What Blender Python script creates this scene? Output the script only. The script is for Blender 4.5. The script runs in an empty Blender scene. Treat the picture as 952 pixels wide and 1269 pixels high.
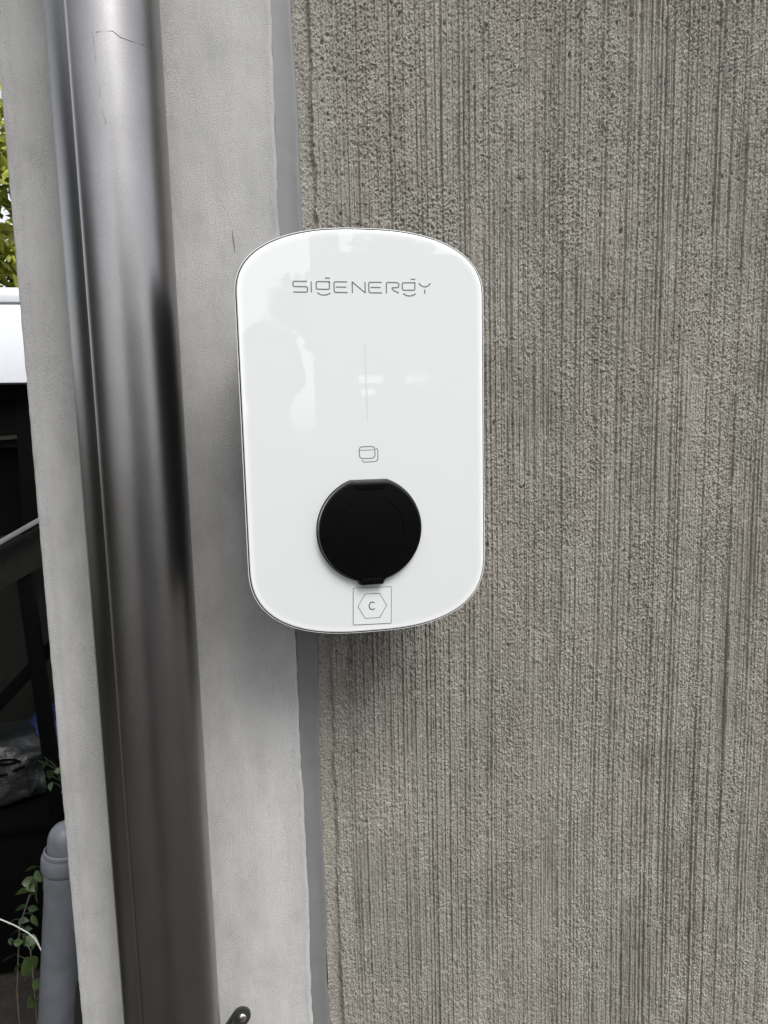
import bpy, bmesh, math, random
import numpy as np
from mathutils import Vector, Matrix
random.seed(7)
RNG = np.random.default_rng(11)
scene = bpy.context.scene
PI = math.pi

# ------------------------------------------------------------------ camera
cam_d = bpy.data.cameras.new('camera')
cam = bpy.data.objects.new('camera', cam_d)
scene.collection.objects.link(cam)
scene.camera = cam
ya, pi_, ro = 0.19188, 0.12830, -0.02412
rt = Vector((math.cos(ya), -math.sin(ya), 0))
fw = Vector((math.sin(ya)*math.cos(pi_), math.cos(ya)*math.cos(pi_), -math.sin(pi_)))
up = rt.cross(fw)
r2 = math.cos(ro)*rt + math.sin(ro)*up
u2 = -math.sin(ro)*rt + math.cos(ro)*up
m = Matrix((r2, u2, -fw)).transposed().to_4x4()
m.translation = Vector((-0.12905, -0.86824, 0.01738))
cam.matrix_world = m
cam_d.sensor_width = 36; cam_d.lens = 881/1269*36
cam_d.clip_start = 0.01; cam_d.clip_end = 500

# ------------------------------------------------------------------ sky, sun, exposure
SUN_EL, SUN_AZ = math.radians(50), math.radians(20)     # azimuth from straight out of the wall (-Y) towards +X
w = bpy.data.worlds.new('World'); scene.world = w; w.use_nodes = True
nt = w.node_tree; nt.nodes.clear()
sky = nt.nodes.new('ShaderNodeTexSky'); sky.sky_type = 'NISHITA'; sky.sun_disc = False
sky.sun_elevation = SUN_EL
sdir = Vector((math.sin(SUN_AZ)*math.cos(SUN_EL), -math.cos(SUN_AZ)*math.cos(SUN_EL), math.sin(SUN_EL)))
sky.sun_rotation = math.atan2(sdir.x, sdir.y)
sky.air_density = 1.0; sky.dust_density = 2.0; sky.ozone_density = 1.0
hs = nt.nodes.new('ShaderNodeHueSaturation'); hs.inputs['Saturation'].default_value = 0.22
bg = nt.nodes.new('ShaderNodeBackground'); bg.inputs['Strength'].default_value = 0.15
wo = nt.nodes.new('ShaderNodeOutputWorld')
nt.links.new(sky.outputs[0], hs.inputs['Color']); nt.links.new(hs.outputs[0], bg.inputs['Color'])
nt.links.new(bg.outputs[0], wo.inputs['Surface'])
sd = bpy.data.lights.new('sun', 'SUN'); sun = bpy.data.objects.new('sun', sd)
scene.collection.objects.link(sun)
sd.energy = 1.6; sd.angle = math.radians(28); sd.color = (1.0, 0.97, 0.92)
sun.rotation_euler = sdir.to_track_quat('Z', 'Y').to_euler()
scene.view_settings.view_transform = 'Standard'; scene.view_settings.look = 'None'
scene.view_settings.exposure = 0.60; scene.view_settings.gamma = 1.0
scene.view_settings.use_curve_mapping = False
try:
    scene.cycles.max_bounces = 8
except Exception: pass

# ------------------------------------------------------------------ helpers
def link(o, parent=None):
    scene.collection.objects.link(o)
    if parent: o.parent = parent
    return o
def mesh_obj(name, verts, faces, mat=None, parent=None, smooth=False):
    me = bpy.data.meshes.new(name)
    me.from_pydata([tuple(v) for v in verts], [], [tuple(f) for f in faces])
    me.update()
    if mat: me.materials.append(mat)
    if smooth: me.polygons.foreach_set('use_smooth', [True]*len(me.polygons))
    return link(bpy.data.objects.new(name, me), parent)
def bm_obj(name, bm, mat=None, parent=None, smooth=False):
    me = bpy.data.meshes.new(name); bmesh.ops.recalc_face_normals(bm, faces=bm.faces)
    bm.to_mesh(me); bm.free()
    if mat: me.materials.append(mat)
    if smooth: me.polygons.foreach_set('use_smooth', [True]*len(me.polygons))
    return link(bpy.data.objects.new(name, me), parent)
def auto_smooth(o, ang=35):
    me = o.data
    me.polygons.foreach_set('use_smooth', [True]*len(me.polygons))
    try: me.set_sharp_from_angle(angle=math.radians(ang))
    except Exception: pass
def tag(o, label=None, cat=None, group=None, kind=None):
    if label: o['label'] = label
    if cat: o['category'] = cat
    if group: o['group'] = group
    if kind: o['kind'] = kind
    return o
def empty(name, loc, label, cat, group=None):
    o = bpy.data.objects.new(name, None); o.location = loc; link(o); o.empty_display_size = .05
    return tag(o, label, cat, group)
def box_bm(bm, c, s, rot=None, bev=0.0):
    b = bmesh.new(); bmesh.ops.create_cube(b, size=1)
    bmesh.ops.scale(b, vec=s, verts=b.verts)
    if bev: bmesh.ops.bevel(b, geom=list(b.edges), offset=bev, segments=2, profile=.6, affect='EDGES')
    M = Matrix.Translation(c) @ (rot.to_4x4() if rot else Matrix.Identity(4))
    bmesh.ops.transform(b, matrix=M, verts=b.verts)
    tm = bpy.data.meshes.new('tmp'); b.to_mesh(tm); b.free(); bm.from_mesh(tm); bpy.data.meshes.remove(tm)
def box(name, c, s, mat, parent=None, rot=None, bev=0.0):
    bm = bmesh.new(); box_bm(bm, Vector(c), Vector(s), rot, bev)
    o = bm_obj(name, bm, mat, parent)
    if bev: auto_smooth(o)
    return o
def tube_data(pts, rad, n=10, cap=True):
    pts = [Vector(p) for p in pts]; V = []; Fc = []
    ref = Vector((0, 0, 1))
    if abs((pts[-1]-pts[0]).normalized().z) > .9: ref = Vector((1, 0, 0))
    rs = rad if hasattr(rad, '__len__') else [rad]*len(pts)
    for i, p in enumerate(pts):
        t = (pts[min(i+1, len(pts)-1)] - pts[max(i-1, 0)]).normalized()
        a = t.cross(ref).normalized(); b = t.cross(a)
        for k in range(n):
            th = 2*PI*k/n; V.append(p + rs[i]*(math.cos(th)*a + math.sin(th)*b))
    for i in range(len(pts)-1):
        for k in range(n):
            k2 = (k+1) % n
            Fc.append((i*n+k, i*n+k2, (i+1)*n+k2, (i+1)*n+k))
    if cap:
        Fc.append(tuple(range(n))[::-1]); Fc.append(tuple(range((len(pts)-1)*n, len(pts)*n)))
    return V, Fc
def tube(name, pts, rad, mat, parent=None, n=10):
    V, Fc = tube_data(pts, rad, n)
    bm = bmesh.new(); vs = [bm.verts.new(v) for v in V]
    for f in Fc: bm.faces.new([vs[i] for i in f])
    o = bm_obj(name, bm, mat, parent); auto_smooth(o, 50); return o

# ------------------------------------------------------------------ materials
def new_mat(name):
    mt = bpy.data.materials.new(name); mt.use_nodes = True
    n = mt.node_tree; b = n.nodes['Principled BSDF']
    return mt, n, b
def simple(name, col, rough=.5, metal=0., ior=1.5, var=0., vscale=60, bump=0., bscale=400):
    mt, n, b = new_mat(name)
    b.inputs['Roughness'].default_value = rough; b.inputs['Metallic'].default_value = metal
    b.inputs['IOR'].default_value = ior
    tc = n.nodes.new('ShaderNodeTexCoord')
    nz = n.nodes.new('ShaderNodeTexNoise'); nz.inputs['Scale'].default_value = vscale; nz.inputs['Detail'].default_value = 6
    n.links.new(tc.outputs['Object'], nz.inputs['Vector'])
    rp = n.nodes.new('ShaderNodeValToRGB')
    rp.color_ramp.elements[0].position = .3; rp.color_ramp.elements[1].position = .7
    rp.color_ramp.elements[0].color = (*[c*(1-var) for c in col], 1)
    rp.color_ramp.elements[1].color = (*[min(1, c*(1+var)) for c in col], 1)
    n.links.new(nz.outputs['Fac'], rp.inputs['Fac']); n.links.new(rp.outputs[0], b.inputs['Base Color'])
    if bump:
        n2 = n.nodes.new('ShaderNodeTexNoise'); n2.inputs['Scale'].default_value = bscale; n2.inputs['Detail'].default_value = 4
        n.links.new(tc.outputs['Object'], n2.inputs['Vector'])
        bp = n.nodes.new('ShaderNodeBump'); bp.inputs['Strength'].default_value = 1; bp.inputs['Distance'].default_value = bump
        n.links.new(n2.outputs['Fac'], bp.inputs['Height']); n.links.new(bp.outputs[0], b.inputs['Normal'])
    return mt
def noise(n, vec, scale, detail=4, rough=.5, dist=0.):
    z = n.nodes.new('ShaderNodeTexNoise'); z.inputs['Scale'].default_value = scale
    z.inputs['Detail'].default_value = detail; z.inputs['Roughness'].default_value = rough
    z.inputs['Distortion'].default_value = dist
    n.links.new(vec, z.inputs['Vector']); return z.outputs['Fac']
def ramp(n, fac, stops):
    r = n.nodes.new('ShaderNodeValToRGB'); cr = r.color_ramp
    while len(cr.elements) < len(stops): cr.elements.new(.5)
    for e, (p, c) in zip(cr.elements, stops):
        e.position = p; e.color = (*c, 1) if hasattr(c, '__len__') else (c, c, c, 1)
    n.links.new(fac, r.inputs['Fac']); return r.outputs['Color']
def mix(n, a, b, fac=None, mode='MIX', f=1.0):
    x = n.nodes.new('ShaderNodeMix'); x.data_type = 'RGBA'; x.blend_type = mode
    x.inputs['Factor'].default_value = f
    if fac is not None: n.links.new(fac, x.inputs['Factor'])
    n.links.new(a, x.inputs['A'])
    if isinstance(b, tuple): x.inputs['B'].default_value = (*b, 1)
    else: n.links.new(b, x.inputs['B'])
    return x.outputs['Result']
def mapping(n, vec, sc, loc=(0, 0, 0)):
    mp = n.nodes.new('ShaderNodeMapping'); mp.inputs['Scale'].default_value = sc; mp.inputs['Location'].default_value = loc
    n.links.new(vec, mp.inputs['Vector']); return mp.outputs[0]
def bumpn(n, h, dist, prev=None, strength=1.):
    b = n.nodes.new('ShaderNodeBump'); b.inputs['Distance'].default_value = dist; b.inputs['Strength'].default_value = strength
    n.links.new(h, b.inputs['Height'])
    if prev is not None: n.links.new(prev, b.inputs['Normal'])
    return b.outputs[0]

def mat_ribbed():
    mt, n, b = new_mat('combed_concrete')
    oc = n.nodes.new('ShaderNodeTexCoord').outputs['Object']
    base = ramp(n, noise(n, oc, 9, 5, .6), [(.32, (.282, .270, .236)), (.5, (.315, .302, .267)), (.68, (.355, .342, .305))])
    tint = ramp(n, noise(n, mapping(n, oc, (1, 1, .6), (3, 0, 1)), 7, 3), [(.36, (.995, 1.003, .985)), (.5, (1, 1, 1)), (.64, (1.02, .992, .99))])
    c = mix(n, base, tint, mode='MULTIPLY')
    streak = ramp(n, noise(n, mapping(n, oc, (1, 1, .04)), 260, 3, .6), [(.3, .92), (.5, 1.0), (.7, 1.06)])
    c = mix(n, c, streak, mode='MULTIPLY')
    sp = ramp(n, noise(n, mapping(n, oc, (1, 1, .7)), 800, 3, .8), [(.30, .22), (.41, .80), (.56, 1.14), (.70, 2.0)])
    c = mix(n, c, sp, mode='MULTIPLY')
    big = ramp(n, noise(n, mapping(n, oc, (1, 1, .35), (1, 4, 2)), 30, 4, .6), [(.3, .93), (.6, 1.03)])
    c = mix(n, c, big, mode='MULTIPLY')
    n.links.new(c, b.inputs['Base Color'])
    b.inputs['Roughness'].default_value = .92; b.inputs['Specular IOR Level'].default_value = .3
    nb = bumpn(n, noise(n, mapping(n, oc, (1, 1, .55)), 800, 4, .7), .0020)
    nb = bumpn(n, noise(n, mapping(n, oc, (1, 1, .02)), 420, 2, .5), .0006, nb)
    n.links.new(nb, b.inputs['Normal'])
    return mt
def mat_smooth():
    mt, n, b = new_mat('smooth_concrete')
    oc = n.nodes.new('ShaderNodeTexCoord').outputs['Object']
    base = ramp(n, noise(n, mapping(n, oc, (1, 1, .45)), 12, 6, .6), [(.3, (.48, .478, .471)), (.5, (.53, .528, .520)), (.7, (.575, .572, .564))])
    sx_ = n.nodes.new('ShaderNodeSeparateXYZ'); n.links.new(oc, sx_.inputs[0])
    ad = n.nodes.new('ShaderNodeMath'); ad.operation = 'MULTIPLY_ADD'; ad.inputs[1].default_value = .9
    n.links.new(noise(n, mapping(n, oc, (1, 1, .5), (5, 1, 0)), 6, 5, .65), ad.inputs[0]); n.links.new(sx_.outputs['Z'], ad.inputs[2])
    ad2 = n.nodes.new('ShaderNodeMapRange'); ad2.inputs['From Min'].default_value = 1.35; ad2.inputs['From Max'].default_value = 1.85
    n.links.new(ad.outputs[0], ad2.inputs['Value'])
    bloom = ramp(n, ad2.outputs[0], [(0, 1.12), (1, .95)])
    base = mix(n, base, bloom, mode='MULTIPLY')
    mot = ramp(n, noise(n, mapping(n, oc, (1, 1, .7), (7, 2, 4)), 24, 6, .7), [(.34, .90), (.46, 1.0), (.62, 1.05)])
    base = mix(n, base, mot, mode='MULTIPLY')
    st = ramp(n, noise(n, mapping(n, oc, (1, 1, .18), (2, 2, 2)), 55, 5, .6), [(.3, .94), (.55, 1.01), (.7, 1.03)])
    c = mix(n, base, st, mode='MULTIPLY')
    sp = ramp(n, noise(n, oc, 900, 3, .6), [(.28, .55), (.40, .94), (.6, 1.04), (.75, 1.18)])
    c = mix(n, c, sp, mode='MULTIPLY')
    spot = ramp(n, noise(n, oc, 330, 3, .65), [(.27, .60), (.35, 1.0)])
    c = mix(n, c, spot, mode='MULTIPLY')
    n.links.new(c, b.inputs['Base Color'])
    b.inputs['Roughness'].default_value = .85; b.inputs['Specular IOR Level'].default_value = .35
    nb = bumpn(n, noise(n, mapping(n, oc, (1, 1, .8)), 850, 4, .75), .0020)
    nb = bumpn(n, noise(n, mapping(n, oc, (1, 1, .4)), 160, 4, .6), .0005, nb)
    n.links.new(nb, b.inputs['Normal'])
    return mt
def mat_pipe():
    mt, n, b = new_mat('weathered_metal_pipe')
    oc = n.nodes.new('ShaderNodeTexCoord').outputs['Object']
    c = ramp(n, noise(n, mapping(n, oc, (1, 1, .5)), 30, 5, .6), [(.3, (.275, .268, .268)), (.7, (.315, .308, .308))])
    sp = ramp(n, noise(n, oc, 1100, 2, .6), [(.3, .86), (.7, 1.1)])
    c = mix(n, c, sp, mode='MULTIPLY')
    n.links.new(c, b.inputs['Base Color'])
    b.inputs['Metallic'].default_value = 1.0
    rr = ramp(n, noise(n, mapping(n, oc, (1, 1, .3)), 40, 4, .6), [(.3, .29), (.7, .32)])
    n.links.new(rr, b.inputs['Roughness'])
    nb = bumpn(n, noise(n, oc, 1300, 2, .6), .00006)
    nb = bumpn(n, noise(n, mapping(n, oc, (1, 1, .25)), 10, 1, .5), .00015, nb)
    n.links.new(nb, b.inputs['Normal'])
    return mt
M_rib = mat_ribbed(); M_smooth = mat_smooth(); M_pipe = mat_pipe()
M_seal = simple('grey_sealant', (.175, .176, .180), .55, var=.06, vscale=50, bump=.0002, bscale=120)
M_black = simple('black_plastic', (.012, .012, .013), .42, var=.2, bump=.00005, bscale=2500)
M_cover = simple('black_cover_plastic', (.0022, .0024, .0024), .34, ior=1.45, var=.2, bump=.00003, bscale=2500)
M_cover.node_tree.nodes['Principled BSDF'].inputs['Specular IOR Level'].default_value = .13
M_rim = simple('pale_rim', (.78, .79, .80), .3)
M_print = simple('dark_print', (.17, .175, .18), .12)
M_iconp = simple('grey_print', (.22, .225, .23), .12)
M_led = simple('dim_indicator', (.63, .645, .65), .10)
M_stick = simple('sticker_film', (.71, .73, .732), .15, var=.01)
M_line = simple('sticker_ink', (.06, .06, .06), .4)
M_steel = simple('dark_steel', (.09, .09, .09), .38, metal=.7, var=.2)
M_chrome = simple('screw_metal', (.75, .75, .75), .18, metal=1)
M_pvc = simple('grey_pvc', (.155, .165, .185), .42, var=.18, vscale=25, bump=.0004, bscale=60)
M_white = simple('white_plastic', (.80, .83, .88), .4, var=.02)
M_dark = simple('dark_panel', (.010, .0105, .009), .5, var=.2, vscale=8)
M_dark2 = simple('black_frame', (.0008, .0008, .001), .7)
for _m in (M_dark, M_dark2): _m.node_tree.nodes['Principled BSDF'].inputs['Specular IOR Level'].default_value = .08
M_alu = simple('dull_aluminium', (.24, .245, .24), .45, metal=.3, var=.2, vscale=30)
M_plank = simple('dark_weathered_wood', (.005, .0045, .0035), .95, var=.5, vscale=40, bump=.002, bscale=60)
M_leaf = simple('leaf_green', (.045, .075, .022), .45, var=.3, vscale=40)
M_leafd = simple('leaf_dark_green', (.03, .055, .022), .45, var=.3, vscale=40)
M_tree = simple('tree_leaf', (.32, .35, .045), .5, var=.5, vscale=14)
M_bark = simple('bark', (.10, .08, .06), .9, var=.3, bump=.004, bscale=60)
M_wire = simple('pale_wire', (.65, .63, .6), .5)
M_sack = simple('grey_sack_film', (.009, .010, .0105), .45, var=.35, vscale=18, bump=.01, bscale=22)
M_blue = simple('blue_sack_film', (.012, .022, .08), .4, var=.2)
M_soil = simple('soil', (.015, .012, .009), .95, var=.4, vscale=12, bump=.02, bscale=30)
M_pave = simple('paving', (.075, .068, .060), .9, var=.15, vscale=4, bump=.003, bscale=80)
M_facade = simple('facade_render', (.26, .26, .26), .9, var=.05, vscale=2)
M_roof = simple('roof_dark', (.10, .09, .085), .8)
M_glassd = simple('window_glass', (.04, .045, .05), .06)
M_shut = simple('white_shutter', (.82, .82, .82), .5)
M_post = simple('grey_timber', (.34, .34, .33), .8, var=.1)

# ------------------------------------------------------------------ ground
GZ = -1.45
g = mesh_obj('ground', [(-150, -150, GZ), (150, -150, GZ), (150, 150, GZ), (-150, 150, GZ)], [(0, 1, 2, 3)], M_pave)
tag(g, kind='structure', label='paved yard in front of the wall')
s_ = mesh_obj('soil', [(-6, .22, GZ+.004), (-.30, .22, GZ+.004), (-.30, 6, GZ+.004), (-6, 6, GZ+.004)], [(0, 1, 2, 3)], M_soil)
tag(s_, kind='structure', label='dark soil bed behind the wall corner')

# ------------------------------------------------------------------ gridded surfaces
def blur(a, sx, sz, dx, dz):
    fz = np.fft.fftfreq(a.shape[0], dz)[:, None]; fx = np.fft.fftfreq(a.shape[1], dx)[None]
    G = np.exp(-2*(PI**2)*((fx*sx)**2 + (fz*sz)**2))
    r = np.real(np.fft.ifft2(np.fft.fft2(a)*G)); return r/(r.std()+1e-12)
def blur1(a, s, d):
    f = np.fft.fftfreq(len(a), d); r = np.real(np.fft.ifft(np.fft.fft(a)*np.exp(-2*(PI*f*s)**2))); return r/(r.std()+1e-12)
def grid_obj(name, X, Y, Z, mat, parent=None):
    nz, nx = X.shape
    me = bpy.data.meshes.new(name)
    co = np.stack([X, Y, Z], -1).reshape(-1, 3).astype(np.float32)
    me.vertices.add(len(co)); me.vertices.foreach_set('co', co.ravel())
    i = (np.arange(nz-1)[:, None]*nx + np.arange(nx-1)[None]).ravel()
    q = np.stack([i, i+1, i+nx+1, i+nx], 1).astype(np.int32)
    me.loops.add(q.size); me.loops.foreach_set('vertex_index', q.ravel())
    me.polygons.add(len(q)); me.polygons.foreach_set('loop_start', np.arange(0, q.size, 4, dtype=np.int32))
    me.polygons.foreach_set('use_smooth', np.ones(len(q), bool))
    me.update(calc_edges=True); me.materials.append(mat)
    return link(bpy.data.objects.new(name, me), parent)

# --- combed concrete wall on the right: real grooves in the part one can see
XR = -0.0365
wall = empty('combed_concrete_wall', (0, 0, GZ), 'rough grey concrete wall with vertical combed grooves behind the white charger', 'wall')
wall_off = Vector((0, 0, -GZ))
dx, dz = .0009, .0012
xs = np.arange(-.052, .665, dx); zs = np.arange(-.97, .575, dz)
nx, nz = len(xs), len(zs)
def rib_profile(wmin, wmax, lip=.45):
    fine = np.arange(xs[0]-.02, 2.3, .0002); h = np.zeros_like(fine); x = fine[0]
    lev = 0.
    while x < fine[-1]:
        wd = RNG.uniform(wmin, wmax); k = (fine >= x) & (fine < x+wd); t = (fine[k]-x)/wd
        lev = .3*lev + RNG.normal(0, .24)
        h[k] += lev - RNG.uniform(0, .5)*t
        h -= RNG.uniform(.45, 1.15)*np.exp(-((fine-x)/RNG.uniform(.0006, .0011))**2)
        h += lip*RNG.uniform(.3, 1.0)*np.exp(-((fine-x-.0014)/.0006)**2)
        x += wd
    h += .20*blur1(RNG.normal(size=len(fine)), .00045, .0002) + .08*blur1(RNG.normal(size=len(fine)), .006, .0002)
    return fine, h
prof = [rib_profile(.0048, .0088), rib_profile(.0024, .0050), rib_profile(.004, .010), rib_profile(.003, .007)]
XX, ZZ = np.meshgrid(xs, zs)
warp = blur(RNG.normal(size=(nz, nx)), .05, .18, dx, dz)*.0008 + blur1(RNG.normal(size=nz), .15, dz)[:, None]*.0006
H = np.zeros((nz, nx))
Hs = [np.interp(XX+warp, f, h) for f, h in prof]
wts = [1.0 + .12*blur(RNG.normal(size=(nz, nx)), .03, .12, dx, dz), .35+.15*blur(RNG.normal(size=(nz, nx)), .01, .12, dx, dz)]
for k in range(2): wts.append(np.clip(.30*blur(RNG.normal(size=(nz, nx)), .010, .10, dx, dz), 0, .8))
for a, b_ in zip(Hs, wts): H += a*b_
erode = np.clip(.75+.30*blur(RNG.normal(size=(nz, nx)), .012, .035, dx, dz) + .22*np.exp(-(XX-XR)/.10), .1, 1.5)
H = H*(1.15-.30*erode)*(1+.12*blur(RNG.normal(size=(nz, nx)), .0016, .008, dx, dz))
H = H + .10*blur(RNG.normal(size=(nz, nx)), .0006, .007, dx, dz)
grain = 1.0*blur(RNG.normal(size=(nz, nx)), .0006, .0008, dx, dz) + .30*blur(RNG.normal(size=(nz, nx)), .0011, .0016, dx, dz)
H = H*.00190 + grain*.00043*(.55+.85*erode) + .0004*blur(RNG.normal(size=(nz, nx)), .02, .06, dx, dz)
def dent(x0, z0, rx, rz, d):
    i0, i1 = int((x0-3*rx-xs[0])/dx), int((x0+3*rx-xs[0])/dx)+1
    j0, j1 = int((z0-3*rz-zs[0])/dz), int((z0+3*rz-zs[0])/dz)+1
    i0, j0 = max(i0, 0), max(j0, 0)
    sx, sz = XX[j0:j1, i0:i1], ZZ[j0:j1, i0:i1]
    H[j0:j1, i0:i1] -= d*np.exp(-(((sx-x0)/rx)**2+((sz-z0)/rz)**2)**1.5)
for _ in range(560):
    x0 = RNG.uniform(XR, .66); 
    if RNG.random() < .35: x0 = XR + abs(RNG.normal(0, .06))
    z0 = RNG.uniform(-.96, .57)
    if RNG.random() < .35: z0 = RNG.uniform(.1, .57)
    dent(x0, z0, RNG.uniform(.0008, .0024), RNG.uniform(.0010, .0040), RNG.uniform(.0008, .0024))
for _ in range(150):   # deeper blow holes
    dent(RNG.uniform(XR, .66), RNG.uniform(-.96, .57), RNG.uniform(.0010, .0018), RNG.uniform(.0014, .0034), RNG.uniform(.002, .0042))
for _ in range(140):   # small holes gathered in the upper part
    dent(RNG.uniform(XR, .62), .56-abs(RNG.normal(0, .20)), RNG.uniform(.0009, .0019), RNG.uniform(.0012, .0034), RNG.uniform(.002, .0045))
for _ in range(240):   # crumbs standing proud
    dent(RNG.uniform(XR, .66), RNG.uniform(-.96, .57), RNG.uniform(.0010, .0022), RNG.uniform(.0012, .003), -RNG.uniform(.0006, .0016))
# uncombed margin next to the joint
edge = XR + .0005 + .0010*blur1(RNG.normal(size=nz), .03, dz) + .0006*blur1(RNG.normal(size=nz), .004, dz)
t = np.clip((XX-edge[:, None])/.005, 0, 1); t = t*t*(3-2*t)
marg = grain*.0004 - .0062 + .0006*blur(RNG.normal(size=(nz, nx)), .003, .012, dx, dz)
H = H*t + marg*(1-t)
cf = grid_obj('combed_face', XX, -H, ZZ+wall_off.z, M_rib, wall)
cf.data.polygons.foreach_set('use_smooth', np.zeros(len(cf.data.polygons), bool))
# the combing goes on above, below and to the right in a coarser mesh
def coarse(xa, xb, za, zb, ddx, nrow):
    cx = np.arange(xa, xb, ddx); cz = np.linspace(za, zb, nrow)
    CX, CZ_ = np.meshgrid(cx, cz)
    cw = .0006*blur1(RNG.normal(size=nrow), 2.0, 1.)[:, None]
    h = np.interp(CX+cw, *prof[0]) + .35*np.interp(CX+cw, *prof[1])
    hh = h*.0024*(1+.15*RNG.normal(size=CX.shape)) + RNG.normal(size=CX.shape)*.00025
    tt = np.clip((CX-XR-.0005)/.005, 0, 1); hh = hh*tt - .0062*(1-tt)
    o = grid_obj('combed_face', CX, -hh, CZ_+wall_off.z, M_rib, wall)
    o.data.polygons.foreach_set('use_smooth', np.zeros(len(o.data.polygons), bool))
coarse(xs[0], xs[-1]+.001, zs[-1], .9, .0014, 80)
coarse(xs[0], xs[-1]+.001, GZ, zs[0], .0014, 110)
coarse(xs[-1], 2.2, GZ, .9, .0022, 120)
bm = bmesh.new()
x0 = xs[0]
box_bm(bm, Vector(((x0+5)/2, .135, (GZ+.9)/2)), Vector((5-x0, .24, .9-GZ-.004)))
box_bm(bm, Vector((3.6, .10, (GZ+.9)/2)), Vector((2.802, .202, .9-GZ)))
o = bm_obj('wall_body', bm, M_rib, wall); o.location = wall_off

# --- smooth pale concrete pillar on the left
pil = empty('smooth_concrete_pillar', (-.22, 0, GZ), 'smooth pale grey concrete pillar carrying the metal downpipe', 'pillar')
po = Vector((.22, 0, -GZ))
xl, xr_ = -.365, -.0755
px = np.concatenate([[xl+.0006, xl, xl, xl+.0008, xl+.003, xl+.006, xl+.010, xl+.0125, xl+.0145, xl+.017], np.arange(xl+.021, xr_-.012, .003),
                     xr_ + np.array([-.010, -.0075, -.005, -.003, -.0015, -.0004, 0, .0002])])
py = np.zeros_like(px)
py[:10] = [.26, .03, .006, .0040, .0030, .0023, .0016, .0008, .0, -.0001]
py[-8:] = [-.0001, -.0004, -.0009, -.0010, -.0004, .0012, .004, .012]
pz = np.concatenate([[GZ], np.arange(-1.0, .62, .003), [.9]])
PX, PZ = np.meshgrid(px, pz); PY = np.tile(py, (len(pz), 1))
nzp = len(pz)
mv = np.zeros_like(PX); mv[:, 10:-6] = 1
PY = PY + mv*(.00018*blur(RNG.normal(size=PX.shape), .012, .03, .003, .003) + .00008*blur(RNG.normal(size=PX.shape), .004, .006, .003, .003))
wav = .0008*blur1(RNG.normal(size=nzp), .05, .003) + .0003*blur1(RNG.normal(size=nzp), .012, .003) + .0003*blur1(RNG.normal(size=nzp), .004, .003)
PX[:, -8:] += wav[:, None]
wl = .00012*blur1(RNG.normal(size=nzp), .02, .003) + .00015*blur1(RNG.normal(size=nzp), .004, .003)
PX[:, 1:6] += wl[:, None]
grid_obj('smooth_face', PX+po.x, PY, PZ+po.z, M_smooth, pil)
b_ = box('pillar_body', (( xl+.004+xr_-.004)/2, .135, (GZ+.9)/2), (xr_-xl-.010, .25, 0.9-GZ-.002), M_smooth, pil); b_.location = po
# a small trowel nick above the charger's left shoulder
nk = tube('nick', [(-.1298, -.0002, .238), (-.1290, -.0004, .227), (-.1278, -.0002, .213)], [.0003, .0009, .0003], simple('nick_grey', (.22, .22, .22), .9), pil, 8)
nk.location = po

# --- sealant joint
seal = empty('joint_sealant', (-.062, 0, GZ), 'grey rubbery sealant strip filling the joint beside the combed wall', 'sealant')
so = Vector((.062, 0, -GZ))
sx = np.linspace(0, 1, 15); sz = np.concatenate([[GZ], np.arange(-1.0, .62, .004), [.9]])
lw = .0006*blur1(RNG.normal(size=len(sz)), .03, .004)
rw = .0011*blur1(RNG.normal(size=len(sz)), .06, .004) + .0004*blur1(RNG.normal(size=len(sz)), .012, .004)
L = -.0790 + lw; R_ = -.0487 + rw
SX = L[:, None]*(1-sx)[None] + R_[:, None]*sx[None]; SZ = np.repeat(sz[:, None], 15, 1)
SY = np.tile(.0012 + .0022*np.sin(PI*sx)**.7, (len(sz), 1)) + .0003*blur(RNG.normal(size=SX.shape), .004, .03, .002, .004)
SY[:, -1] += .012; SY[:, -2] += .0010; SY[:, 0] += .008
o = grid_obj('sealant_bead', SX+so.x, SY, SZ+so.z, M_seal, seal)
b_ = box('backing_rod', (-.063, .02, (GZ+.9)/2), (.022, .02, 0.9-GZ-.004), M_black, seal); b_.location = so

# ------------------------------------------------------------------ downpipe
PC = Vector((-.2455, -.0625, 0)); PR = .0545
dp = empty('metal_downpipe', (PC.x, PC.y, GZ), 'grey metal rainwater downpipe with a raised lengthwise seam on the pale pillar', 'downpipe')
def swept(name, prof2, z0, z1, mat, parent, closed=True, nzseg=40):
    V = []; Fc = []; k = len(prof2)
    for j in range(nzseg+1):
        z = z0+(z1-z0)*j/nzseg
        V += [(x, y, z) for x, y in prof2]
    for j in range(nzseg):
        for i in range(k if closed else k-1):
            i2 = (i+1) % k; Fc.append((j*k+i, j*k+i2, (j+1)*k+i2, (j+1)*k+i))
    o = mesh_obj(name, V, Fc, mat, parent); auto_smooth(o, 40); return o
N = 160; pr = []
for i in range(N):
    th = 2*PI*i/N; pr.append((PR*math.cos(th), PR*math.sin(th)))
swept('pipe_body', pr, .0, 2.36, M_pipe, dp)
def arcstrip(a0, a1, prof, n=None):
    # prof: list of (fraction, height above the pipe); angle from straight out (-Y), positive towards -X
    pts = []
    for f, h in prof:
        a = math.radians(a0+(a1-a0)*f); r = PR+h
        pts.append((-math.sin(a)*r, -math.cos(a)*r))
    return pts
swept('seam', arcstrip(31.5, 27.0, [(0, -.0005), (.05, .0012), (.2, .0023), (.5, .0026), (.8, .0023), (.95, .0012), (1, -.0005)]), .0, 2.36, M_pipe, dp, closed=False)
swept('overlap_edge', arcstrip(62, 31.4, [(0, -.0005), (.02, .0010), (.05, .0013)] + [(.1*k, .0011) for k in range(1, 10)] + [(1, .0009)]), .0, 2.36, M_pipe, dp, closed=False)
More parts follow.
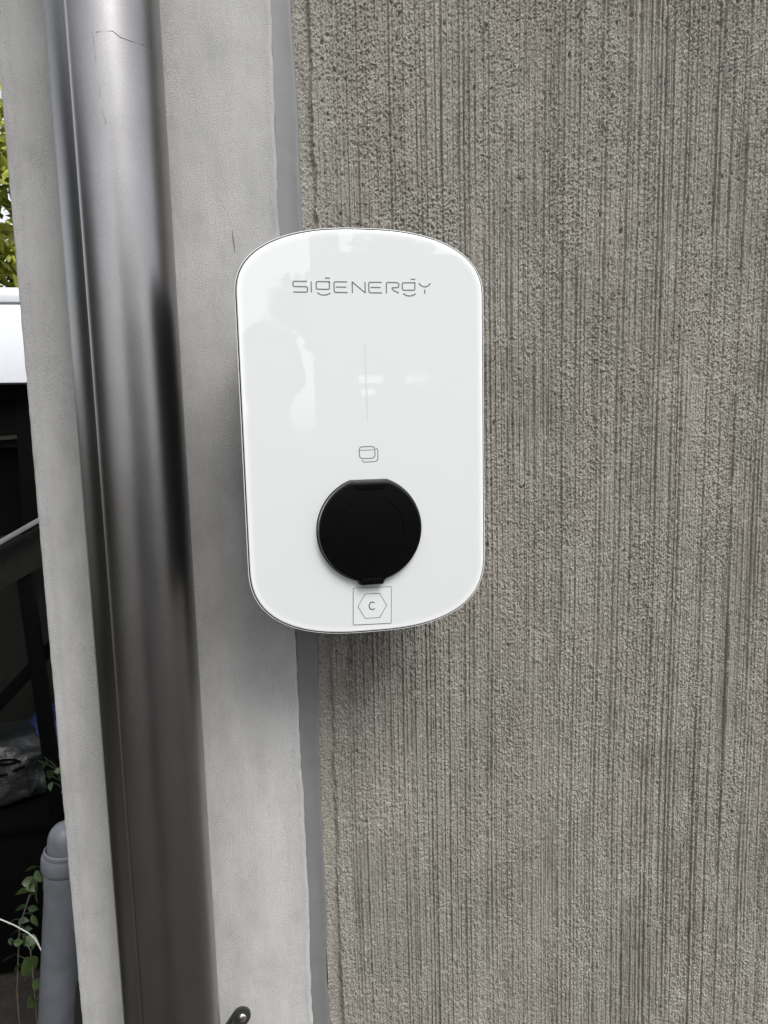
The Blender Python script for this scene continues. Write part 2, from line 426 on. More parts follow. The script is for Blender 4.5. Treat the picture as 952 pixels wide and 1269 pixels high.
# hairline scratch near the top
def on_pipe(x, z, r=PR+.0002):
    s = max(-.98, min(.98, (x-PC.x)/r)); return Vector((s*r, -math.sqrt(1-s*s)*r, z-GZ))
M_scr = simple('scratch_dark', (.16, .15, .145), .6)
tube('scratch', [on_pipe(x, z) for x, z in ((-.2455, .3825), (-.2310, .3855), (-.2245, .3815), (-.2160, .3810), (-.2060, .3825), (-.1985, .3825))], .00030, M_scr, dp, 6)
tube('scratch', [on_pipe(x, z) for x, z in ((-.2485, .383), (-.2480, .371), (-.2475, .355))], .00014, M_scr, dp, 6)
tube('scratch', [on_pipe(x, z) for x, z in ((-.2450, .315), (-.2440, .309), (-.2420, .304), (-.2435, .302))], .00018, M_scr, dp, 6)
tube('scratch', [on_pipe(x, z) for x, z in ((-.2470, .337), (-.2455, .331), (-.2465, .325))], .00014, M_scr, dp, 6)

# clamp fixing the pipe to the pillar
cl = empty('pipe_clamp', (-.168, 0, -.762), 'black pipe clamp ear with one bright screw at the foot of the pillar', 'clamp')
def stadium(a, b, r, n=14):
    a = Vector(a); b = Vector(b); d = (b-a).normalized(); ang = math.atan2(d.y, d.x); P = []
    for i in range(n+1):
        t = ang-PI/2+PI*i/n; P.append((b.x+r*math.cos(t), b.y+r*math.sin(t)))
    for i in range(n+1):
        t = ang+PI/2+PI*i/n; P.append((a.x+r*math.cos(t), a.y+r*math.sin(t)))
    return P
def extr(name, P, y0, y1, mat, parent, off=Vector(), bev=.0006):
    bm = bmesh.new()
    vs = [bm.verts.new((x, y0, z)) for x, z in P]; f = bm.faces.new(vs)
    r = bmesh.ops.extrude_face_region(bm, geom=[f])
    ev = [v for v in r['geom'] if isinstance(v, bmesh.types.BMVert)]
    for v in ev: v.co.y = y1
    if bev:
        es = [e for e in bm.edges if all(abs(v.co.y-y1) < 1e-7 for v in e.verts)]
        bmesh.ops.bevel(bm, geom=es, offset=bev, segments=2, profile=.6, affect='EDGES')
    bmesh.ops.translate(bm, vec=off, verts=bm.verts)
    o = bm_obj(name, bm, mat, parent); auto_smooth(o, 40); return o
co_ = Vector((.16, 0, .76))
_x = .008
extr('clamp_ear', stadium((-.178, -.778), (-.1595, -.7520), .0118), -.0002, -.0045, M_steel, cl, co_, .0012)
extr('washer', stadium((-.1596, -.7526), (-.1595, -.7525), .0072), -.0041, -.0052, M_steel, cl, co_, .0004)
bm = bmesh.new()
bmesh.ops.create_uvsphere(bm, u_segments=20, v_segments=12, radius=.0060)
bmesh.ops.scale(bm, vec=(1, .6, 1), verts=bm.verts); bmesh.ops.translate(bm, vec=Vector((-.1594, -.0052, -.7524))+co_, verts=bm.verts)
scw = bm_obj('screw', bm, M_chrome, cl, True)
extr('screw_recess', stadium((-.1595, -.7525), (-.1594, -.7524), .0013, 6), -.0081, -.0085, M_black, scw, co_, 0)
bm = bmesh.new()   # folded flange running back to the strap
V = [(-.1705, -.004, -.7515), (-.1690, -.012, -.7530), (-.180, -.030, -.790), (-.186, -.006, -.792)]
vs = [bm.verts.new(Vector(v)+co_) for v in V]; f = bm.faces.new(vs)
bmesh.ops.solidify(bm, geom=[f], thickness=.0015)
bm_obj('flange', bm, M_alu, cl)
bm = bmesh.new(); n = 64
ring = [[bm.verts.new(Vector((PC.x+_x+r*math.cos(2*PI*i/n), PC.y+r*math.sin(2*PI*i/n), z))+co_) for i in range(n)] for r, z in ((.0555, -.80), (.0575, -.80), (.0575, -.775), (.0555, -.775))]
for k in range(4):
    for i in range(n): bm.faces.new((ring[k][i], ring[k][(i+1) % n], ring[(k+1) % 4][(i+1) % n], ring[(k+1) % 4][i]))
o = bm_obj('strap', bm, M_steel, cl); auto_smooth(o)

# ------------------------------------------------------------------ the charger
YF = -.120
ch = empty('wall_charger', (-.00516, -.03473, .0007), 'white glass fronted vehicle charger with a round black socket cover on the wall', 'charger')
ch.scale = (.96, .96, .96)
W_, HT, HB = .131, .2139, .2139
def outline(inset=0., m=48):
    P = []
    # clockwise seen from the front, starting at the middle of the top
    def corner(a, b, n, H, sgn, rev):
        q = []
        for i in range(m+1):
            t = (PI/2)*i/m
            q.append((W_-a+a*math.cos(t)**(2/n) if math.cos(t) > 1e-9 else W_-a, sgn*(H-b+b*(math.sin(t)**(2/n) if math.sin(t) > 1e-9 else 0))))
        return q[::-1] if rev else q
    tr = corner(.129, .0689, 2.38, HT, 1, True); br = corner(.1264, .0822, 2.565, HB, -1, False)
    right = [(0, HT)] + tr + br + [(0, -HB)]
    left = [(-x, z) for x, z in right[1:-1]][::-1]
    raw = right + left
    # drop duplicates, resample evenly
    q = [raw[0]]
    for p in raw[1:]:
        if math.dist(p, q[-1]) > 1e-6: q.append(p)
    q = np.array(q+[q[0]]); s = np.concatenate([[0], np.cumsum(np.hypot(*(q[1:]-q[:-1]).T))])
    k = 320; u = np.linspace(0, s[-1], k, endpoint=False)
    X = np.interp(u, s, q[:, 0]); Z = np.interp(u, s, q[:, 1])
    tx = np.roll(X, -1)-np.roll(X, 1); tz = np.roll(Z, -1)-np.roll(Z, 1); l = np.hypot(tx, tz)
    nxn, nzn = -tz/l, tx/l            # outward (path is clockwise)
    if (nxn*X+nzn*Z).sum() < 0: nxn, nzn = -nxn, -nzn
    return list(zip(X-nxn*inset, Z-nzn*inset))
def loops(name, spec, mat, parent, close_last=True, close_first=False, fn=outline, smooth_ang=30):
    V = []; Fc = []; k = None
    for ins, y in spec:
        P = fn(ins); k = len(P); V += [(x, y, z) for x, z in P]
    for j in range(len(spec)-1):
        for i in range(k):
            i2 = (i+1) % k; Fc.append((j*k+i, j*k+i2, (j+1)*k+i2, (j+1)*k+i))
    if close_last: Fc.append(tuple(range((len(spec)-1)*k, len(spec)*k)))
    if close_first: Fc.append(tuple(range(k))[::-1])
    bm = bmesh.new(); vs = [bm.verts.new(v) for v in V]
    for f in Fc: bm.faces.new([vs[i] for i in f])
    o = bm_obj(name, bm, mat, parent); auto_smooth(o, smooth_ang); return o
loops('housing', [(.026, .0345), (.024, -.002), (.022, -.03), (.014, -.07), (.006, -.098), (.0022, -.108), (.0010, -.1135), (.0016, -.1150)], M_black, ch, True, True)
loops('rim', [(.0012, -.1100), (.0002, -.1110), (0, -.1130), (0, -.1172), (.0003, -.1181), (.0009, -.1181), (.0010, -.1172), (.0010, -.1110)], M_rim, ch, False)
loops('dark_gap_fill', [(.0026, -.1165), (.0026, -.1176), (.0009, -.1179), (.0009, -.1165)], M_black, ch, False)  # black strip put in to paint the shade of the gap round the glass
# glass front: white paint behind glass, light glowing in its edge painted as a paler band
def mat_front():
    mt, n, b = new_mat('white_glass_front')
    at = n.nodes.new('ShaderNodeAttribute'); at.attribute_name = 'edge_glow'
    c = ramp(n, at.outputs['Fac'], [(0, (.70, .724, .727)), (1, (.85, .865, .865))])
    n.links.new(c, b.inputs['Base Color'])
    oc = n.nodes.new('ShaderNodeTexCoord').outputs['Object']
    rg = ramp(n, noise(n, mapping(n, oc, (1, 1, .5), (2, 0, 5)), 14, 6, .65, .6), [(.48, .008), (.62, .03), (.75, .09)])
    n.links.new(rg, b.inputs['Roughness']); b.inputs['IOR'].default_value = 1.62
    return mt
spec = [(.0060, -.1120), (.0024, -.1120), (.0022, -.1188), (.0024, -.1195), (.0030, -.1199), (.0038, -.1200), (.0056, YF), (.0076, YF), (.0100, YF)]
gl = loops('glass_front', spec, mat_front(), ch, True)
me = gl.data; ca = me.color_attributes.new('edge_glow', 'FLOAT_COLOR', 'POINT')
k = 320; vals = np.zeros((len(me.vertices), 4), np.float32); lv = [1, 1, 1, 1, 1, .9, .6, .25, 0]
for j, v in enumerate(lv): vals[j*k:(j+1)*k, :3] = v
vals[:, 3] = 1; ca.data.foreach_set('color', vals.ravel())

def stroke_mesh(bm, pts, wd, y, closed=False, th=.00012):
    pts = [Vector((p[0], p[1])) for p in pts]; n = len(pts); L, R = [], []
    for i, p in enumerate(pts):
        if closed: a, b = pts[i-1], pts[(i+1) % n]
        else: a, b = pts[max(i-1, 0)], pts[min(i+1, n-1)]
        d1 = (p-a) if (p-a).length > 1e-9 else (b-p); d2 = (b-p) if (b-p).length > 1e-9 else (p-a)
        d1.normalize(); d2.normalize(); t = (d1+d2).normalized(); nn = Vector((-t.y, t.x))
        s = wd/2/max(.5, abs(nn.dot(Vector((-d1.y, d1.x)))))
        L.append(p+nn*s); R.append(p-nn*s)
    vf = lambda P, yy: [bm.verts.new((p.x, yy, p.y)) for p in P]
    a, b, c, d = vf(L, y-th), vf(R, y-th), vf(R, y+.00002), vf(L, y+.00002)
    m_ = n if closed else n-1
    for i in range(m_):
        j = (i+1) % n
        for A, B in ((a, b), (b, c), (c, d), (d, a)): bm.faces.new((A[i], A[j], B[j], B[i]))
    if not closed:
        bm.faces.new((a[0], b[0], c[0], d[0])); bm.faces.new((a[-1], d[-1], c[-1], b[-1]))
def strokes(name, lines, wd, mat, parent, y=YF, closed=False):
    bm = bmesh.new()
    for l in lines: stroke_mesh(bm, l, wd, y, closed)
    return bm_obj(name, bm, mat, parent)
def fillet(P, r, closed=False, k=4):
    out = []; n = len(P)
    for i, p in enumerate(P):
        p = Vector(p)
        if not closed and i in (0, n-1): out.append(tuple(p)); continue
        a = Vector(P[i-1]); b = Vector(P[(i+1) % n])
        rr = min(r, (a-p).length*.49, (b-p).length*.49)
        A = p+(a-p).normalized()*rr; B = p+(b-p).normalized()*rr
        for j in range(k+1):
            t = j/k; q = A*(1-t)**2 + p*2*t*(1-t) + B*t*t; out.append(tuple(q))
    return out
# wordmark letters, drawn as single strokes on a 0.2 mm raster
def lt(P, r=8, closed=False):
    return [((x-469.5)*.000197, .1541-(y-121.5)*.000199) for x, y in fillet(P, r, closed)]
ES = lambda o: [[(386+o, 95), (316+o, 95), (316+o, 148), (386+o, 148)], [(325+o, 121), (380+o, 121)]]
GS = lambda o: [[(292+o, 93), (292+o, 133), (223+o, 133), (223+o, 95), (296+o, 95)], [(270+o, 77), (295+o, 77)], [(227+o, 150), (243+o, 160), (261+o, 163), (280+o, 160), (296+o, 150)]]
letters = [
    [[(177, 95), (103, 95), (103, 121), (177, 121), (177, 148), (103, 148)]],
    [[(197, 94), (197, 149)]],
    GS(0), ES(0),
    [[(412, 150), (412, 94), (480, 149), (480, 94)]],
    ES(184),
    [[(594, 150), (594, 95), (661, 95), (661, 121), (622, 121), (630, 134), (662, 148)]],
    GS(457),
    [[(771, 96), (784, 110), (803, 117), (822, 110), (835, 96)], [(803, 128), (803, 150)]],
]
for L in letters:
    rr = 10 if len(L[0]) > 3 else 8
    if L is letters[4]: rr = 3
    strokes('letter', [lt(P, rr) for P in L], .00125, M_print, ch)
# dim vertical indicator
strokes('indicator_line', [[(.0004, .0972), (.0011, .0160)]], .0014, M_led, ch)
# two-card symbol
def rrect(cx, cz, w, h, r, ang=0.):
    P = fillet([(cx-w/2, cz-h/2), (cx+w/2, cz-h/2), (cx+w/2, cz+h/2), (cx-w/2, cz+h/2)], r, True, 5)
    c, s = math.cos(ang), math.sin(ang)
    return [(cx+(x-cx)*c-(z-cz)*s, cz+(x-cx)*s+(z-cz)*c) for x, z in P]
ic = strokes('card_symbol', [rrect(-.0004, -.0162, .0168, .0125, .0038, .0)], .0011, M_iconp, ch, closed=True)
strokes('card_stripe', [[(-.0085, -.0137), (.0077, -.0136)]], .0008, M_iconp, ic)
strokes('card_outline', [fillet([(.0093, -.0117), (.0112, -.0135), (.0110, -.0261), (-.0048, -.0264), (-.0060, -.0238)], .0035)], .0010, M_iconp, ic)

# socket cover
CZ = -.0990
def cover_outline(inset=0., R0=.0555):
    P = []; R = R0-inset; top = .0520-inset; tabh = -.0585+inset; tw = .0132-inset*.5
    n = 160
    a_top = math.asin(min(1, top/R))
    for i in range(n):
        a = 2*PI*i/n + PI/2
        x, z = R*math.cos(a), R*math.sin(a)
        if z > top: z = top
        if z < 0 and abs(x) < tw: z = min(z, tabh+.0015*(abs(x)/tw)**8)
        P.append((x, z+CZ))
    return P
cv = loops('socket_cover', [(.0015, YF+.001), (.0003, YF-.001), (0, YF-.003), (0, YF-.0060), (.0004, YF-.0078), (.0012, YF-.0086), (.0024, YF-.0088)], M_cover, ch, True, fn=cover_outline, smooth_ang=40)
# raised inner ring arcs on the cover
def ring_arc(a0, a1, r=.0365, y=YF-.0088, n=26):
    return [(r*math.cos(math.radians(a0+(a1-a0)*i/n)), CZ+r*math.sin(math.radians(a0+(a1-a0)*i/n))) for i in range(n+1)]
for a0, a1 in ((118, 242), (298, 422)):
    bm = bmesh.new(); stroke_mesh(bm, ring_arc(a0, a1), .0012, YF-.0088, th=.0005); bm_obj('raised_arc', bm, M_cover, cv)
hg = box('hinge', (0.001, YF-.0070, CZ+.0478), (.0330, .0060, .0060), M_cover, cv, bev=.0012)
box('hinge_pin', (0.001, YF-.0092, CZ+.0452), (.0300, .0014, .0013), M_cover, cv, bev=.0004)
box('latch_tab', (0.0, YF-.0068, CZ-.0555), (.0250, .0060, .0070), M_cover, cv, bev=.0014)
loops('cover_seat', [(-.0022, YF-.0001), (-.0020, YF-.0012), (-.0008, YF-.0016)], M_black, ch, False, fn=cover_outline)

# sticker
st = extr('sticker', rrect(.0008, -.1837, .0432, .0420, .0012, -.030), YF-.00003, YF-.00025, M_stick, ch, bev=0)
strokes('sticker_border', [rrect(.0008, -.1837, .0424, .0412, .0010, -.030)], .00055, M_line, st, y=YF-.00028, closed=True)
hx = []
for i in range(6):
    a = PI/3*i; x, z = .0160*math.cos(a), .0160*math.sin(a)*.985
    c, s = math.cos(-.025), math.sin(-.025); hx.append((.0008+x*c-z*s, -.1838+x*s+z*c))
strokes('hexagon', [hx], .00055, M_line, st, y=YF-.00028, closed=True)
strokes('letter_c', [[(.0008+.0036*math.cos(math.radians(a)), -.1837+.0042*math.sin(math.radians(a))) for a in range(48, 318, 12)]], .0011, M_line, st, y=YF-.00028)

# ------------------------------------------------------------------ yard behind the wall corner
sh = empty('garden_shelter', (-1.3, 1.6, GZ), 'dark low shelter with a white roof edge beyond the pillar', 'shelter')
off = Vector((1.3, -1.6, -GZ))
def P_(name, c, s, mat, rot=None, bev=0., par=sh):
    o = box(name, Vector(c)+off, s, mat, par, rot, bev); return o
P_('roof_edge', (-1.5, 1.50, .262), (1.9, .20, .222), M_white, bev=.004)
bm = bmesh.new(); V, Fc = tube_data([(-2.45, 1.50, .385), (-.55, 1.50, .385)], .001, 4)
P_('roof_cap', (-1.5, 1.51, .399), (1.92, .235, .046), M_white, bev=.018)
bm.free()
P_('roof_slab', (-1.5, 2.2, .25), (1.9, 1.3, .10), M_dark)
P_('soffit', (-1.5, 1.52, .128), (1.9, .10, .045), M_dark2)
P_('back_panel', (-1.5, 1.62, .035), (1.9, .02, .150), M_dark)
P_('middle_rail', (-1.5, 1.60, -.047), (1.9, .05, .012), simple('olive_rail', (.03, .03, .02), .5), Matrix.Rotation(-.06, 3, 'Y'))
P_('lower_panel', (-1.5, 1.66, -.20), (1.9, .02, .29), M_dark2)
P_('inner_panel', (-1.0, 1.64, -.72), (1.6, .02, .78), M_dark)
P_('back_wall', (-1.5, 2.8, -.6), (2.2, .05, 1.7), M_dark)
P_('side_wall', (-.50, 2.2, -.6), (.04, 1.2, 1.7), M_dark)
P_('post', (-.78, 1.50, -.12), (.05, .05, .50), M_dark2, Matrix.Rotation(.02, 3, 'Y'))
fr = empty('folded_frame', (-.75, 1.0, GZ), 'black metal frame leaning under the shelter with a dull silver rail', 'frame')
fo = Vector((.75, -1.0, -GZ))
def seg(name, a, b, wd, dp_, mat, par, o_):
    a, b = Vector(a), Vector(b); d = b-a
    q = d.to_track_quat('X', 'Z').to_matrix()
    return box(name, (a+b)/2+o_, (d.length, dp_, wd), mat, par, q, .002)
seg('top_rail', (-1.15, 1.0, -.485), (-.45, 1.0, -.108), .012, .02, M_alu, fr, fo)
seg('leg', (-.694, 1.05, -.28), (-.640, 1.05, -1.43), .034, .03, M_dark2, fr, fo)
seg('brace', (-1.05, 1.12, -.96), (-.45, 1.12, -.35), .032, .02, M_dark2, fr, fo)
seg('cross_board', (-1.15, 1.04, -.555), (-.45, 1.04, -.170), .090, .02, M_plank, fr, fo)
# sacks
def lump(name, c, s, mat, seed, label, cat):
    bm = bmesh.new(); bmesh.ops.create_icosphere(bm, subdivisions=4, radius=1)
    rs = random.Random(seed)
    from mathutils import noise as mn
    for v in bm.verts:
        p = v.co.copy(); n = mn.noise(p*1.7+Vector((seed, 0, 0)))*.25+mn.noise(p*5+Vector((0, seed, 0)))*.10
        q = Vector([math.copysign(abs(x)**.6, x) for x in p]); v.co = Vector((q.x*s[0], q.y*s[1], q.z*s[2]))*(1+n)
    o = bm_obj(name, bm, mat, None, True); o.location = c
    return tag(o, label, cat)
sk = lump('plastic_sack', (-.84, 1.22, -.92), (.13, .12, .085), M_sack, 3, 'crumpled grey plastic sack with black print behind the black frame', 'sack')
strokes('print', [[(.05+.030*math.cos(t*.5), .045+.010*math.sin(t*.5)+.01*t*.1) for t in range(0, 12)], [(-.02, .01), (.04, .016), (.09, .035)]], .007, M_dark2, sk, y=-.115)
cr = empty('dark_crate', (-.90, 1.22, GZ), 'dark crate under the shelter carrying the grey sack', 'crate')
for nm, c, sz in (('side_board', (0, -.17, .22), (.44, .02, .40)), ('side_board', (0, .17, .22), (.44, .02, .40)), ('end_board', (-.21, 0, .22), (.02, .32, .40)), ('end_board', (.21, 0, .22), (.02, .32, .40)), ('lid', (0, 0, .435), (.48, .40, .03))):
    box(nm, c, sz, M_dark2, cr, None, .003)
lump('blue_sack', (-.70, 1.30, -.93), (.090, .10, .12), M_blue, 9, 'dark blue sack partly hidden behind the pillar edge', 'sack')

# vent pipe
vp = empty('vent_pipe', (-.572, .45, GZ), 'grey plastic vent pipe with domed cap leaning behind the pillar', 'pipe')
vo = Vector((.572, -.45, -GZ))
tp = Vector((-.4925, .45, -.775)); bt = Vector((-.572, .45, GZ)); ax = (tp-bt).normalized()
def lathe(name, prof, org, axis, mat, par, n=48):
    q = axis.to_track_quat('Z', 'X').to_matrix(); V = []; Fc = []
    for r, h in prof:
        for i in range(n):
            a = 2*PI*i/n; V.append(org+q@Vector((r*math.cos(a), r*math.sin(a), h)))
    for j in range(len(prof)-1):
        for i in range(n): Fc.append((j*n+i, j*n+(i+1) % n, (j+1)*n+(i+1) % n, (j+1)*n+i))
    o = mesh_obj(name, V, Fc, mat, par); auto_smooth(o, 35); return o
Lp = (tp-bt).length
lathe('pipe_shaft', [(.0315, 0), (.0315, Lp-.06), (.0330, Lp-.05), (.0330, Lp)], bt+vo, ax, M_pvc, vp)
lathe('collar', [(.0330, -.020), (.0365, -.016), (.0388, -.012), (.0390, .009), (.0375, .0125), (.0340, .0135), (.0338, .0150), (.0356, .0165), (.0354, .021), (.0320, .0235)], tp+vo, ax, M_pvc, vp)
lathe('dome_cap', [(.0300, .018), (.0296, .040)] + [(.0296*math.cos(a*PI/16), .040+.034*math.sin(a*PI/16)) for a in range(1, 8)] + [(.0005, .0742)], tp+vo, ax, M_pvc, vp)
wr = tube('wire', [(-.95, .52, -.76), (-.75, .51, -.845), (-.66, .50, -.892), (-.625, .50, -.911), (-.605, .50, -.925), (-.582, .50, -.945), (-.570, .50, -.960), (-.556, .49, -.984), (-.53, .49, -1.05)], .0012, M_wire, None, 6)
tag(wr, 'thin pale wire hanging in front of the vent pipe foot', 'wire')

# leafy shoots
def leaf_mesh(name, L, Wd, mat, fold=.25):
    V = []; Fc = []; n = 7
    for i in range(n+1):
        t = i/n; wv = Wd*math.sin(PI*min(1, t*1.0)**.8)*(1-t*.25)
        zc = -.18*L*t*t
        V += [(t*L, -wv, zc+fold*wv), (t*L, 0, zc), (t*L, wv, zc+fold*wv)]
    for i in range(n):
        for k in range(2): Fc.append((i*3+k, i*3+k+1, (i+1)*3+k+1, (i+1)*3+k))
    me = bpy.data.meshes.new(name); me.from_pydata(V, [], Fc); me.materials.append(mat)
    me.polygons.foreach_set('use_smooth', [True]*len(me.polygons)); me.update(); return me
LM = [leaf_mesh('leaf', .030, .0095, M_leaf), leaf_mesh('leaf', .024, .0085, M_leafd), leaf_mesh('leaf', .034, .014, M_leaf)]
def shoot(root, stem_pts, leaves, label):
    t = empty('leafy_shoot', root, label, 'plant', 'leafy shoots behind the pillar')
    o_ = -Vector(root)
    tube('stem', [Vector(p)+o_ for p in stem_pts], [.0022]+[.0013]*(len(stem_pts)-1), M_bark, t, 6)
    sp_ = [Vector(p) for p in stem_pts]; pv = []; pf = []
    for (p, *_r) in leaves:
        p = Vector(p); best = min(((a.lerp(b, k/6)) for a, b in zip(sp_, sp_[1:]) for k in range(7)), key=lambda q: (q-(p-Vector((0, 0, .015)))).length)
        V, Fc = tube_data([best+o_, (best+p)/2+o_+Vector((0, 0, .004)), p+o_], [.0009, .0007, .0005], 5, False)
        pf += [tuple(i+len(pv) for i in f) for f in Fc]; pv += V
    mesh_obj('petiole', pv, pf, M_leafd, t)['kind'] = 'stuff'
    for i, (p, yaw, pitch, roll, sc, kind) in enumerate(leaves):
        o = bpy.data.objects.new('leaf', LM[kind]); link(o, t); o.location = Vector(p)+o_
        o.rotation_euler = (roll, pitch, yaw); o.scale = (sc, sc, sc)
rl = random.Random(5)
def spray(pts, n, spread, kinds=(0, 1, 2), sc=(.7, 1.2)):
    out = []
    for i in range(n):
        a = rl.choice(pts[1:]); p = (a[0]+rl.uniform(-spread, spread), a[1]+rl.uniform(-spread, spread)*.6, a[2]+rl.uniform(-spread, spread))
        out.append((p, rl.uniform(0, 2*PI), rl.uniform(-.2, 1.0), PI/2*rl.uniform(.2, .9), rl.uniform(*sc), rl.choice(kinds)))
    return out
p1 = [(-.66, .62, GZ), (-.65, .61, -1.15), (-.63, .60, -1.00), (-.60, .60, -.92), (-.57, .60, -.89)]
shoot((-.66, .62, GZ), p1, [((-.618, .60, -.905), .2, .0, 1.1, 1.2, 0), ((-.590, .60, -.903), .3, -.3, 1.2, .9, 1), ((-.600, .59, -.915), 2.9, .2, 1.2, 1.0, 0), ((-.588, .60, -.915), 4.5, 1.0, 1.3, 1.1, 0), ((-.61, .60, -.955), 3.3, .1, 1.2, 1.0, 1), ((-.61, .60, -.960), .2, .5, 1.2, .9, 1), ((-.600, .59, -.970), 5.5, 1.1, 1.1, .9, 0)] + spray(p1[1:], 14, .035, sc=(.6, 1.0)), 'dark leafy shoot left of the vent pipe, topmost leaves at half pipe height')
p2 = [(-.60, .58, GZ), (-.605, .57, -1.25), (-.60, .56, -1.12), (-.60, .56, -1.03)]
shoot((-.60, .58, GZ), p2, [((-.610, .55, -1.035), .5, 1.2, 1.3, 1.5, 2), ((-.597, .55, -1.085), .1, .9, 1.2, .9, 2), ((-.600, .55, -1.13), 2.2, .8, 1.2, 1.1, 2), ((-.590, .55, -1.15), .6, 1.0, 1.2, 1.2, 2)] + spray(p2[1:], 10, .035, (1, 2), (.6, 1.0)), 'broad leaved shoot at the foot of the vent pipe')
p3 = [(-.52, .62, GZ), (-.52, .61, -1.25), (-.515, .60, -1.14), (-.515, .60, -1.03)]
shoot((-.52, .62, GZ), p3, spray(p3[1:], 14, .03, (0, 2)), 'leafy shoot squeezed between the vent pipe and the pillar')
p4 = [(-.55, .80, GZ), (-.57, .80, -1.1), (-.565, .80, -.90), (-.58, .80, -.77)]
shoot((-.55, .80, GZ), p4, spray(p4[2:], 22, .045, (0, 1, 0), (.8, 1.5)), 'dark green shoot above the domed cap of the vent pipe')

# trees: one shows beyond the shelter, the others stand opposite
def tree(loc, hgt, crown_r, nleaf, label, seed, mat=M_tree, lsz=.05):
    rr = random.Random(seed)
    t = empty('tree', loc, label, 'tree')
    tube('trunk', [(0, 0, 0), (.03, .02, hgt*.35), (-.03, .0, hgt*.7)], [.10, .08, .04], M_bark, t, 10)
    for k in range(5):
        a = k*1.3; tube('limb', [(0, 0, hgt*(.35+.06*k)), (crown_r*.35*math.cos(a), crown_r*.35*math.sin(a), hgt*(.5+.06*k)), (crown_r*.7*math.cos(a), crown_r*.7*math.sin(a), hgt*(.62+.06*k))], [.04, .025, .01], M_bark, t, 6)
    cl_ = [(Vector((rr.gauss(0, .45)*crown_r, rr.gauss(0, .45)*crown_r, hgt*.68+rr.gauss(0, .42)*crown_r)), rr.uniform(.15, .38)*crown_r) for _ in range(34)]
    V = []; Fc = []
    for i in range(nleaf):
        c, r = rr.choice(cl_); d = Vector((rr.gauss(0, 1), rr.gauss(0, 1), rr.gauss(0, 1))).normalized()*r*rr.random()**.4
        p = c+d; q = Vector((rr.gauss(0, 1), rr.gauss(0, 1), rr.gauss(0, 1)+.8)).normalized(); a = q.orthogonal().normalized(); a = Matrix.Rotation(rr.random()*6.28, 3, q)@a; b = q.cross(a)
        L = lsz*rr.uniform(.6, 1.2); k = len(V)
        V += [p-a*L, p+b*L*.45+q*L*.1, p+a*L, p-b*L*.45+q*L*.1]; Fc.append((k, k+1, k+2, k+3))
    mesh_obj('crown', V, Fc, mat, t)
tree((-1.75, 3.6, GZ), 3.6, 1.05, 15000, 'sunlit yellow green tree above the white roof edge at the left', 2)

# ------------------------------------------------------------------ opposite side of the yard (seen mirrored in the glass and the pipe)
hb = empty('opposite_carport', (3.2, -7.0, GZ), 'pale rendered carport across the yard with small open slots in its front wall', 'building')
ho = Vector((-3.2, 7.0, -GZ))
def B(name, c, s, mat, par=hb, bev=0.):
    return box(name, Vector(c)+ho, s, mat, par, None, bev)
def wallp(x0, x1, z0, z1): B('wall', ((x0+x1)/2, -7.05, (z0+z1)/2), (x1-x0, .12, z1-z0), M_facade)
wallp(.93, 6.0, .50, 1.59); wallp(.93, 6.0, .36, .415); wallp(.93, 6.0, GZ, .285)
for x0, x1 in ((.93, 1.10), (1.38, 1.62), (1.95, 2.5), (2.75, 3.9), (4.4, 6.0)):
    wallp(x0, x1, .415, .50)
for x0, x1 in ((.93, 1.12), (1.30, 2.1), (2.3, 6.0)): wallp(x0, x1, .285, .36)
B('roof', (3.45, -8.0, 1.66), (5.2, 2.2, .14), M_roof)
for x in (1.0, 5.9): B('corner_post', (x, -8.9, .07), (.12, .12, 3.04), M_post)
tb = tag(box('carport_post', (.30, -3.0, .9), (.13, .13, 4.7), M_post, None, None, .006), 'grey square timber post opposite the charger', 'post')
tag(tube('lamp_pole', [(-.15, -9, GZ), (-.15, -9, 2.8)], .045, M_steel, None, 10), 'thin dark lamp pole far across the yard', 'pole')
tree((2.6, -12.5, GZ), 5.4, 1.7, 7000, 'green tree rising behind the garage roof across the yard', 5, M_leaf, .12)

hg_ = empty('unseen_hedge', (-3.4, -1.2, GZ), 'tall dark evergreen hedge added at left to darken the pipe reflection', 'unseen_hedge')  # out of view, added so the pipe's left side mirrors something dark
M_unseen_hedge = simple('unseen_hedge_leaf', (.03, .05, .02), .6, var=.5, vscale=8)
rh = random.Random(4); V = []; Fc = []
for i in range(12000):
    p = Vector((rh.gauss(0, .22), rh.uniform(-2.6, 1.6), rh.uniform(.05, 3.2))); q = Vector((rh.gauss(0, 1)+.8, rh.gauss(0, 1), rh.gauss(0, 1)+.5)).normalized()
    a = q.orthogonal().normalized(); a = Matrix.Rotation(rh.random()*6.28, 3, q)@a; b = q.cross(a); L = .09*rh.uniform(.6, 1.2); k = len(V)
    V += [p-a*L, p+b*L*.5, p+a*L, p-b*L*.5]; Fc.append((k, k+1, k+2, k+3))
mesh_obj('unseen_hedge_foliage', V, Fc, M_unseen_hedge, hg_)
for y in (-2.2, -1.2, -.2, .8): tube('stem', [(0, y, 0), (.03, y+.05, 1.4), (0, y, 2.6)], [.05, .035, .015], M_bark, hg_, 8)

